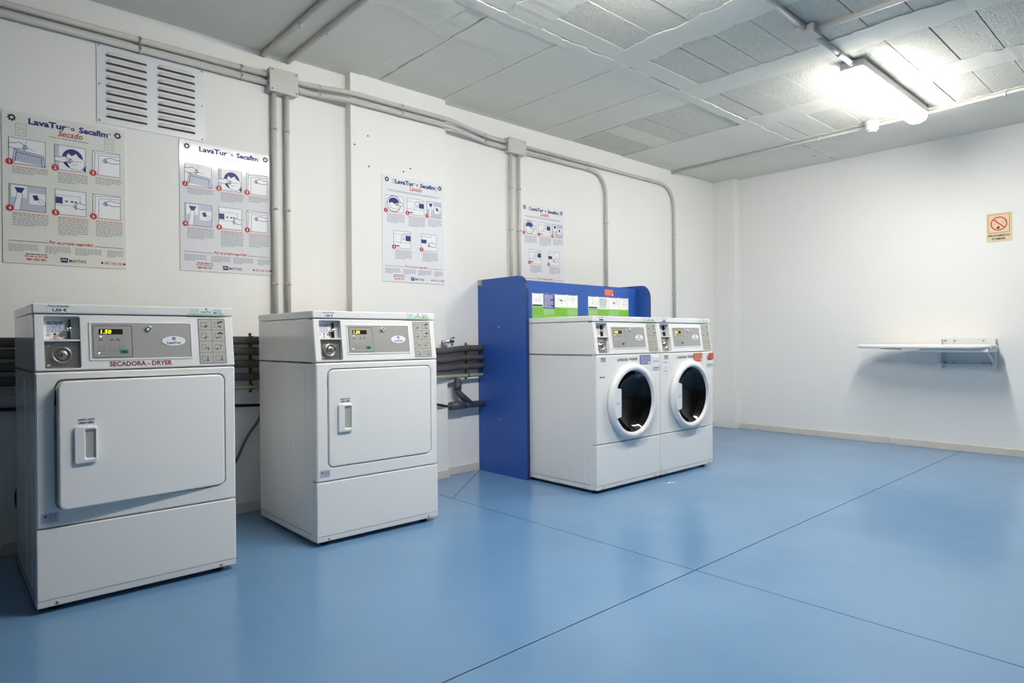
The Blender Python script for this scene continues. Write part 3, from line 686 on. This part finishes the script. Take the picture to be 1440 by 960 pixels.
    MB().loft([on(fr, rrect(u0, u1, v0, v1, .004, 4), 0), on(fr, rrect(u0, u1, v0, v1, .004, 4), .001)], 'greypanel', True, True, True).build('fascia', cp)
    pr = Print(cfr(n=.001)); pr.frame(.178, V(.904), .306, V(1.023), .0013, 'ink_black')
    if cat == 'washer':
        for i in range(5): pr.rect(.195+i*.02, V(.972), .201+i*.02, V(.976), 'ink_navy')
        for i in range(4): pr.frame(.193+i*.02, V(.915), .208+i*.02, V(.942), .0009, 'ink_grey')
    else:
        for x in (.203, .238, .258): pr.poly([(x-.006, V(.970)), (x+.006, V(.970)), (x, V(.978))], 'ink_grey'); pr.rect(x-.008, V(.967), x+.008, V(.9683), 'ink_black')
        for x in (.205, .238, .270):
            for zz in (.917, .933): pr.frame(x-.011, V(zz), x+.011, V(zz)+.012, .0009, 'ink_grey')
    pr.build('keypad', cp)
    pr = Print(cfr(n=.001)); pr.rect(.266, V(.917), .291, V(.931), 'green_btn', .0012); pr.rect(.273, V(.921), .282, V(.926), 'ink_black', .0015); pr.build('start_button', cp)
    pr = Print(cfr(n=.001)); pr.rect(.197, V(.990), .275, V(1.010), 'display', .0008)
    if price: pr.text(price, .203, V(.9925), 'digit', w=.034, h=.0145, n=.0014, align='l', bold=.012, shear=.1)
    else: pr.micro(.203, .236, V(.9935), .012, 'digit', .0014)
    pr.build('display', cp)
    pr = Print(cfr(n=.001)); pr.circ(.203, V(.982), .0022, 'led', .0014)
    if cat == 'dryer': pr.circ(.196, V(.920), .0022, 'led', .0014)
    pr.build('indicator_light', cp)
    MB().lathe([(.0105, 0), (.0105, -.008), (.0085, -.010), (.0055, -.010), (.005, -.007), (.0001, -.007)], (.363, 0, V(1.012)), 'chrome', 20, T=T).build('key_lock', cp)
    pr = Print(cfr(n=.001)); pr.ring(.452, V(.964), .044, .0455, 'ink_black', .0012, 36, .45); pr.circ(.452, V(.964), .0442, 'paper', .0010, .0199, 36)
    pr.gear(.452, V(.973), .0075, 'ink_blue', .0016); pr.text('LavaTur', .452, V(.952), 'ink_blue', w=.05, h=.0095, n=.0016, bold=.03); pr.build('logo_badge', cp)
    # pictogram plate
    pr = Print(cfr()); u0, u1, v0, v1 = .545, .650, V(.870), V(1.054)
    pr.rect(u0, v0, u1, v1, 'plate', .0006); pr.frame(u0, v0, u1, v1, .002, 'ink_black'); pr.rect((u0+u1)/2-.0006, v0, (u0+u1)/2+.0006, v1, 'ink_black', .0008)
    rnd = random.Random(5)
    for i in range(4):
        a = v0+(v1-v0)*i/4
        if i: pr.rect(u0, a-.0006, u1, a+.0006, 'ink_black', .0008)
        for k in (0, 1):
            bx = u0+(u1-u0)*k/2+.006; pr.frame(bx+.004, a+.012, bx+.020+.01*rnd.random(), a+.032, .0013, 'ink_black')
            pr.line([(bx+.02, a+.02), (bx+.034, a+.012+.02*rnd.random())], .0018, 'ink_black')
            pr.circ(bx+.010+.02*rnd.random(), a+.014, .0036, 'ink_black', .0009)
            if k and i > 1:
                for q in range(4): pr.circ(bx+.02+.005*q, a+.030+.005*rnd.random(), .0034, 'ink_black', .001)
    pr.build('pictogram_plate', r)
    # lid
    tc = MB().box(-.003, W+.003, SL-.006, D+.003, 1.066, 1.101, E, .007, 3).build('lid', r)
    f2 = _frame((0, SL-.0062, 0)); pr = Print(f2)
    pr.rect(.042, 1.070, .110, 1.098, 'paper', .0003); pr.text('Precio del Servicio', .076, 1.0885, 'ink_navy', w=.062, h=.008, n=.0008, bold=.01); (pr.text if price else (lambda *a, **k: pr.micro(.058, .098, 1.073, .008, 'ink_navy', .0008)))('1,50 €', .078, 1.0715, 'ink_navy', w=.042, h=.0125, n=.0008, bold=.035)
    pr.build('price_sticker', tc)
    pr = Print(f2); pr.rect(.507, 1.070, .650, 1.0985, 'paper', .0003); pr.rect(.507, 1.0668, .650, 1.0745, 'green_pale', .0006)
    for k in range(3):
        pr.micro(.513, .548, 1.091-k*.006, .002, 'ink_pale', .0008); pr.micro(.604, .638, 1.091-k*.005, .002, 'ink_pale', .0008)
    pr.gear(.577, 1.0935, .0048, 'ink_navy', .0009); pr.text('LavaTur', .577, 1.0795, 'ink_navy', w=.04, h=.0065, n=.0009, bold=.03); pr.rect(.606, 1.0765, .618, 1.0805, 'ink_black', .0009); pr.micro(.626, .64, 1.077, .002, 'ink_black', .0009)
    pr.build('logo_sticker', tc)
    if caption:
        pr = Print(cfr()); pr.text(caption, .335, V(.8695), 'ink_dred', w=.214, h=.019, bold=.035, n=.0006); pr.build('caption_lettering', r)
    return r
def rating_label(r, x, z, w, h, m='tint', parent=None):
    pr = Print(_frame((0, 0, 0))); pr.rect(x, z, x+w, z+h, m, .0004); pr.gear(x+w*.25, z+h*.66, h*.17, 'ink_navy')
    for k in range(3): pr.micro(x+w*.45, x+w*.92, z+h*(.8-.17*k), .002, 'ink_grey', .0009)
    pr.frame(x+w*.35, z+h*.12, x+w*.85, z+h*.36, .0008, 'ink_grey'); pr.build('rating_label', r)
def dryer(x, y, ang, label, caption):
    W, D = .682, .69
    r = machine((x, y, 0), W, D, 'tumble_dryer', label, 'dryer', 'white coin-operated dryers', caption, '1.50'); E = 'enamel'
    hx0, hx1, hz0, hz1 = .056, .642, .362, .828
    lp = lambda pts, yy: [(a, yy, b) for a, b in pts]
    MB().loft([lp(rrect(hx0, hx1, hz0, hz1, .03), .04), lp(rrect(hx0, hx1, hz0, hz1, .03), .002), lp(rrect(hx0-.002, hx1+.002, hz0-.002, hz1+.002, .031), 0),
               lp(rrect(.006, W-.006, .309, .849, .004), 0), lp(rrect(0, W, .303, .855, .006), .006), lp(rrect(0, W, .303, .855, .006), .042)], E).build('front_panel', r)
    MB().loft([lp(rrect(hx0, hx1, hz0, hz1, .03), .04), lp([(W/2+.2*math.cos(2*PI*(i+.5)/28), .6+.2*math.sin(2*PI*(i+.5)/28)) for i in range(28)], .042),
               lp([(W/2+.2*math.cos(2*PI*(i+.5)/28), .6+.2*math.sin(2*PI*(i+.5)/28)) for i in range(28)], .30)], 'enamel_flat', True, False, True).build('drum_opening', r)
    MB().box(.060, .075, .004, .03, .735, .79, 'black', .002).build('door_catch', r)
    rating_label(r, .014, .322, .052, .034)
    # door, hinged at its right edge
    dw, dh = .578, .458; z0 = .366; d = MB()
    L = lambda ins, yy, rr: [(-dw+a, yy, b) for a, b in rrect(ins, dw-ins, ins, dh-ins, rr)]
    d.loft([L(.006, .024, .02), L(0, .02, .026), L(0, -.002, .026), L(.0025, -.006, .024), L(.006, -.0075, .022)], E, True, True, True)
    dr = d.build('door', r, (.638, .004, z0)); dr.rotation_euler.z = math.radians(ang)
    # pull handle: frame with a scooped pocket
    a0, a1, b0, b1 = -dw+.045, -dw+.118, .160, .293
    hp = lambda q, yy: [(a, yy, b) for a, b in q]
    h = MB().loft([hp(rrect(a0, a1, b0, b1, .008, 4), -.0075), hp(rrect(a0+.002, a1-.001, b0+.002, b1-.002, .008, 4), -.018), hp(rrect(a0+.030, a1-.006, b0+.012, b1-.008, .006, 4), -.020),
                   [(a, -.020+.0118*(.4+.6*(1-(a-a0-.03)/.04)), b) for a, b in rrect(a0+.036, a1-.008, b0+.018, b1-.014, .006, 4)]], 'plastic', True, False, False).build('handle', dr)
    MB().loft([[(a, -.0195+.0118*(.4+.6*(1-(a-a0-.03)/.04)), b) for a, b in rrect(a0+.035, a1-.007, b0+.017, b1-.013, .006, 4)]], 'plate', True, True).build('grip_pocket', dr)
    pr = Print(_frame((0, -.0075, 0))); c = (a0+a1)/2+.002; pr.text('ABRIR AQUI', c, b1+.019, 'ink_navy', w=.052, h=.008, bold=.02); pr.text('OPEN HERE', c, b1+.008, 'ink_navy', w=.048, h=.008, bold=.02); pr.build('door_lettering', dr)
    return r
dryer(.270, 2.800, 4.2, 'white tumble dryer captioned SECADORA - DRYER with its door ajar', 'SECADORA - DRYER')
dryer(1.320, 2.815, 0, 'white tumble dryer with closed door in the middle, right of the captioned dryer', None)

def washer(x, y, label, first):
    W, D = .664, .70
    r = machine((x, y, 0), W, D, 'washing_machine', label, 'washer', 'white coin-operated washers', None, None); E = 'enamel'
    cx, cz = W/2+.005, .553; N = 64
    corner = [math.atan2(b-cz, a-cx) for a in (0, W) for b in (.303, .855)]
    angs = sorted([-PI+2*PI*i/N for i in range(N)]+corner)
    def rect(ins, yy):
        out = []
        for a in angs:
            c, s = math.cos(a), math.sin(a); t = 9
            if c > 1e-9: t = min(t, (W-cx)/c)
            if c < -1e-9: t = min(t, -cx/c)
            if s > 1e-9: t = min(t, (.855-cz)/s)
            if s < -1e-9: t = min(t, (.303-cz)/s)
            xx, zz = cx+c*t, cz+s*t
            out.append((min(max(xx, ins), W-ins), yy, min(max(zz, .303+ins), .855-ins)))
        return out
    cir = lambda rr, yy: [(cx+rr*math.cos(a), yy, cz+rr*math.sin(a)) for a in angs]
    MB().loft([cir(.205, .042), cir(.205, 0), rect(.005, 0), rect(0, .005), rect(0, .042)], E).build('front_panel', r)
    # swelling of the front around the door, stronger at the lower right
    MB().lathe([(.247, .0005), (.244, -.008), (.234, -.015), (.215, -.016)], (cx+.022, 0, cz+.002), E, 64).build('door_surround', r)
    d = MB().lathe([(.205, .0), (.238, -.002), (.239, -.020), (.236, -.031), (.229, -.038), (.219, -.041), (.207, -.040), (.202, -.036), (.198, -.024), (.197, .004)], (cx, 0, cz), 'plastic', 72).build('door', r)
    # door handle across the left of the glass
    ch = -.152; pts = []
    for i in range(9):
        a = PI-.46+.92*i/8; pts.append((cx+.222*math.cos(a), cz+.222*math.sin(a)))
    pts += [(cx+ch, cz-.088), (cx+ch, cz+.088)]
    MB().loft([[(a, -.022, b) for a, b in pts], [(a, -.042, b) for a, b in pts], [(cx+(a-cx)*.985, -.0455, cz+(b-cz)*.97) for a, b in pts]], 'plastic', True, True, True).build('handle', d)
    pr = Print(_frame((0, -.0456, 0))); pr.micro(cx-.196, cx-.162, cz+.002, .003, 'ink_grey', .0003); pr.micro(cx-.196, cx-.162, cz-.007, .003, 'ink_grey', .0003); pr.build('handle_print', d)
    MB().lathe([(.1975, -.022), (.192, -.016), (.180, -.002), (.160, .018), (.13, .036), (.09, .049), (.045, .056), (.0005, .058)], (cx, 0, cz), 'door_glass', 72).build('glass', d)
    gl = [o for o in d.children if o.name.startswith('glass')][0].data
    if gl.polygons[0].normal.y > 0: gl.flip_normals()
    MB().lathe([(.205, .03), (.222, .035), (.228, .06), (.215, .09), (.235, .1)], (cx, 0, cz), 'dark', 64).build('gasket', r)
    dm = MB().lathe([(.235, .1), (.255, .12), (.258, .50), (.10, .52), (.0005, .52)], (cx, 0, cz), 'drum', 64).build('drum', r)
    for k in range(3):
        a = .4+2*PI*k/3; T = Matrix.Translation((cx, 0, cz)) @ Matrix.Rotation(-a, 4, 'Y')
        MB().box(.19, .258, .14, .48, -.03, .03, 'drum', .02, 3, T).build('drum_paddle', dm)
    pr = Print(_frame()); pr.text('LAVADORA', .203, .813, 'ink_blue', w=.112, h=.0185, bold=.025, shear=.18, align='l'); pr.text('WASHER', .328, .815, 'ink_blue', w=.085, h=.0185, bold=.025, shear=.18, align='l'); pr.build('caption_lettering', r)
    # soap drawer
    dr = MB().box(.578, .652, -.004, .01, .745, .838, 'plastic', .004).build('soap_drawer', r)
    MB().box(.583, .647, -.0045, -.003, .795, .812, 'tint', .0005, 1).build('grip', dr); MB().box(.582, .648, -.010, -.003, .762, .795, 'plastic', .004).build('pull', dr)
    pr = Print(_frame())
    if first:
        pr.rect(.438, .786, .556, .848, 'sticker_blue', .0004)
        for k in range(6): pr.micro(.446, .53 if k > 3 else .548, .838-k*.009, .0036, 'paper', .0009)
        pr.circ(.540, .797, .009, 'paper', .0009); pr.build('blue_sticker', r)
        pr = Print(_frame()); pr.micro(.030, .085, .715, .007, 'ink_blue', .0008); pr.build('blue_print', r)
    else:
        pr.rect(.405, .786, .522, .848, 'sticker_red', .0004)
        for k in range(5): pr.micro(.413, .50 if k > 2 else .512, .837-k*.010, .0036, 'sign_pink', .0009)
        pr.rect(.505, .79, .516, .808, 'paper', .0009); pr.build('red_sticker', r)
        MB().box(.588, .652, -.016, -.0125, .800, .846, 'sticker_red', .001, 1).build('red_drawer_sticker', dr)
        pr = Print(_frame()); pr.rect(.026, .722, .085, .800, 'paper', .0004)
        for v in (.79, .73): pr.micro(.03, .08, v, .004, 'ink_blue', .0009)
        pr.line([(.05, .752), (.06, .768), (.066, .752), (.045, .748)], .0014, 'ink_navy', .0009); pr.build('warning_label', r)
    rating_label(r, .042, .812, .048, .030, 'plate')
    return r
washer(3.032, 2.590, 'white front-loading washer with a blue sticker, beside the blue side panel', True)
washer(3.704, 2.590, 'white front-loading washer with red stickers, farthest right', False)

# ------------------------------------------------------------------ blue cabinet around the washers
def blue_unit():
    r = empty('washer_surround', (3.0, YW, 0), 'blue laminate surround with rounded side panels behind the washers', 'cabinet')
    yf = 3.18-YW; yb = -.002; H = 1.395
    prof = [(yb, 0), (yf, 0), (yf, H-.11)]
    for i in range(1, 9):
        a = PI/2*i/8; prof.append((yf+.085*(1-math.cos(a)), H-.11+.11*math.sin(a)))
    prof.append((yb, H))
    def panel(x0, x1):
        b = MB(); n = len(prof)
        b.loft([[(x0, y, z) for y, z in prof], [(x1, y, z) for y, z in prof]], 'blue', True, True, True)
        # dark edging along the front and top
        b.loft([[(x0+.002, y-.0012, z+(.0012 if z > 1.2 else 0)) for y, z in prof[1:]], [(x1-.002, y-.0012, z+(.0012 if z > 1.2 else 0)) for y, z in prof[1:]]], 'blue_edge', False)
        return b.build('side_panel', r)
    p = panel(.0, .028); panel(1.39, 1.418)
    for z in (1.046, .39):
        MB().lathe([(.0001, -.003), (.008, -.002), (.008, 0)], (0, -.235, z), 'chrome', 12, 'x').build('screw', p)
    MB().box(-.003, -.0003, -.05, -.004, 1.355, 1.392, 'steel', .0008, 1).build('corner_bracket', p)
    for z in (1.368, 1.380): MB().box(-.0042, -.003, -.04, -.032, z, z+.004, 'black').build('bracket_hole', p)
    by = 3.305-YW
    bb = MB().box(.028, 1.39, by, by+.018, .05, 1.372, 'blue').box(.028, 1.39, by-.0004, by+.018, 1.372, 1.3735, 'blue_edge').build('back_board', r)
    f = _frame((-3.0+3.0, by, 0))
    rnd = random.Random(9)
    for k, u0 in enumerate((.178, .779)):
        w = .480 if k == 0 else .500; z0, z1 = 1.085, 1.288; zg = z0+.108
        pr = Print(f); pr.rect(u0, z0, u0+w, z1, 'paper', .0008); pr.rect(u0, z0+.006, u0+w, zg, 'green', .001)
        fr = [0, .225, .485, .755, 1]
        for i, (a, b) in enumerate(zip(fr, fr[1:])):
            c0, c1 = u0+a*w, u0+b*w; pr.line([(c1, z0), (c1, z1)], .0012, 'ink_grey', .0013)
            pr.rect(c0+.008, zg-.055, c1-.008, zg-.012, 'green_pale' if (i+k) % 2 else 'green', .0012)
            for j in range(4): pr.micro(c0+.012, c1-.012, zg-.02-j*.011, .003, 'ink_red' if j % 2 else 'green_btn', .0016, rnd=rnd)
            if i == 0: pr.rect(c0+.003, zg+.002, c1-.006, zg+.014, 'ink_navy', .0013)
            for j in range(5):
                x, y = rnd.uniform(c0+.02, c1-.03), rnd.uniform(zg+.025, z1-.02); pr.frame(x, y, x+.018, y+.012, .001, 'ink_grey', .0012)
            if i == 2: pr.poly([((c0+c1)/2-.015, zg+.055), ((c0+c1)/2+.018, zg+.055), ((c0+c1)/2+.004, zg+.042)], 'ink_black', .0014)
            pr.micro(c0+.01, c1-.02, z1-.004, .003, 'ink_navy', .0013, rnd=rnd)
        if k == 1:
            c0, c1 = u0+fr[1]*w, u0+fr[2]*w
            for j in range(6): pr.micro(c0+.02, c1-.02, z1-.022-j*.013, .005, 'ink_blue' if j < 3 else 'green_btn', .0016, rnd=rnd)
        pr.build('instruction_sticker', bb)
        if k == 0:
            pr = Print(f); c0, c1 = u0+fr[1]*w, u0+fr[2]*w; pr.rect(c0+.006, zg-.012, c1-.004, z1-.002, 'sticker_blue', .0018)
            for j in range(9): pr.micro(c0+.014, c1-(.02 if j not in (3, 7) else .045), z1-.014-j*.0105, .0042, 'paper', .0022, rnd=rnd)
            pr.build('blue_sticker', bb)
    pr = Print(f); pr.rect(.975, 1.298, 1.085, 1.350, 'sticker_red', .001)
    for j in range(4): pr.micro(.983, 1.05 if j > 1 else 1.078, 1.341-j*.011, .0042, 'sign_pink', .0015, rnd=rnd)
    pr.rect(1.066, 1.301, 1.078, 1.318, 'paper', .0015); pr.build('red_sticker', bb)
blue_unit()

# ------------------------------------------------------------------ no smoking sign on the end wall
def sign():
    W, H = .165, .228
    r = empty('no_smoking_sign', (XR, 1.298, 1.712), 'cream PROHIBIDO FUMAR no smoking sign on the end wall', 'sign')
    f = _frame((-.004, 0, 0), (0, -1, 0), (0, 0, 1), (-1, 0, 0))
    MB().box(-.004, 0, -W, 0, 0, H, 'sign_cream', .001, 1).build('panel', r)
    pr = Print(f); pr.frame(.012, .068, W-.012, H-.012, .003, 'brown'); pr.rect(.015, .071, W-.015, H-.015, 'sign_pink', .0006); pr.build('border', r)
    pr = Print(f); c, v = W/2, .142
    # cigarette and smoke
    pr.line([(c-.012, v-.038), (c+.004, v-.026)], .016, 'ink_black', .0009); pr.line([(c-.03, v-.01), (c-.012, v+.01), (c-.02, v+.028), (c, v+.042)], .0022, 'ink_grey', .0009)
    pr.ring(c+.03, v+.012, .010, .0122, 'ink_grey', .0009); pr.line([(c+.024, v), (c+.018, v-.012)], .0022, 'ink_grey', .0009); pr.build('cigarette_symbol', r)
    pr = Print(f); pr.ring(c, v, .047, .055, 'ink_red', .0012, 40); pr.line([(c-.036, v+.034), (c+.036, v-.034)], .008, 'ink_red', .0012); pr.build('prohibition_ring', r)
    pr = Print(f); pr.text('PROHIBIDO', W/2, .038, 'ink_black', w=.142, h=.0175, bold=.03); pr.text('FUMAR', W/2, .012, 'ink_black', w=.088, h=.0175, bold=.03); pr.build('sign_lettering', r)
sign()

# ------------------------------------------------------------------ fold-down ironing board
def ironing():
    r = empty('ironing_board', (XR, 1.42, .88), 'white wall-mounted fold-down ironing board under the no smoking sign', 'ironing board')
    # wall plate
    MB().box(-.006, 0, -.19, .20, -.175, .062, 'white_metal', .002).build('wall_plate', r)
    for y in (-.165, -.10, .10, .165):
        for z in (.038, -.145): MB().lathe([(.0001, -.006), (.007, -.004), (.007, 0)], (-.006, y, z), 'steel', 10, 'x').build('bolt', r)
    for y in (-.19, .18):
        MB().box(-.07, -.004, y, y+.022, -.19, .05, 'white_metal', .003).build('upright', r)
    MB().box(-.05, -.006, -.185, .195, -.165, -.155, 'white_metal', .002).build('crossbar', r)
    for y in (-.178, .19):
        MB().tube([(-.055, y, -.15), (-.30, y, -.035)], .008, 'white_metal', 8).build('brace', r)
    MB().box(-.34, -.03, -.20, .27, -.052, -.024, 'white_metal', .006).build('under_tray', r)
    # board outline: squared at the near end, tapering to a round nose
    outl = []
    Lh = .84; w = .17; xc = -.20; yn = .79; ye = -.21
    for i in range(33):
        t = i/32; y = ye+(yn-ye)*t
        hw = w*(1 if t < .45 else math.sqrt(max(0, 1-((t-.45)/.55)**2.4)))*(min(1, .75+t*4))
        outl.append((y, hw))
    loop = [(xc-hw, y) for y, hw in outl]+[(xc+hw, y) for y, hw in outl[::-1][1:]]
    cx = xc; cy = .3
    ins = lambda k, z: [(cx+(a-cx)*k, cy+(b-cy)*k, z) for a, b in loop]
    MB().loft([ins(.97, -.024), ins(1, -.018), ins(1.005, -.006), ins(.99, .003), ins(.95, .007)], 'board_cloth', True, True, True, True).build('padded_top', r)
    MB().box(-.33, -.08, -.215, -.205, -.02, .0, 'white_metal', .002).build('end_bar', r)
    MB().tube([(-.2, -.14, -.05), (-.2, -.14, -.022)], .012, 'black', 12).build('pivot', r)
    MB().tube([(-.2, .44, -.03), (-.2, .60, -.026)], .006, 'steel', 8).build('cover_clip', r)
ironing()

# scrap on the floor
b = MB()
for x, y, a in ((3.62, 2.47, .016), (3.645, 2.455, .012), (3.60, 2.485, .006)):
    b.box(x-a, x+a, y-a*.5, y+a*.5, .0003, .003, 'paper', .001, 1)
tag(b.build('paper_scrap'), 'tiny white paper scrap on the floor before the washers', 'paper scrap')
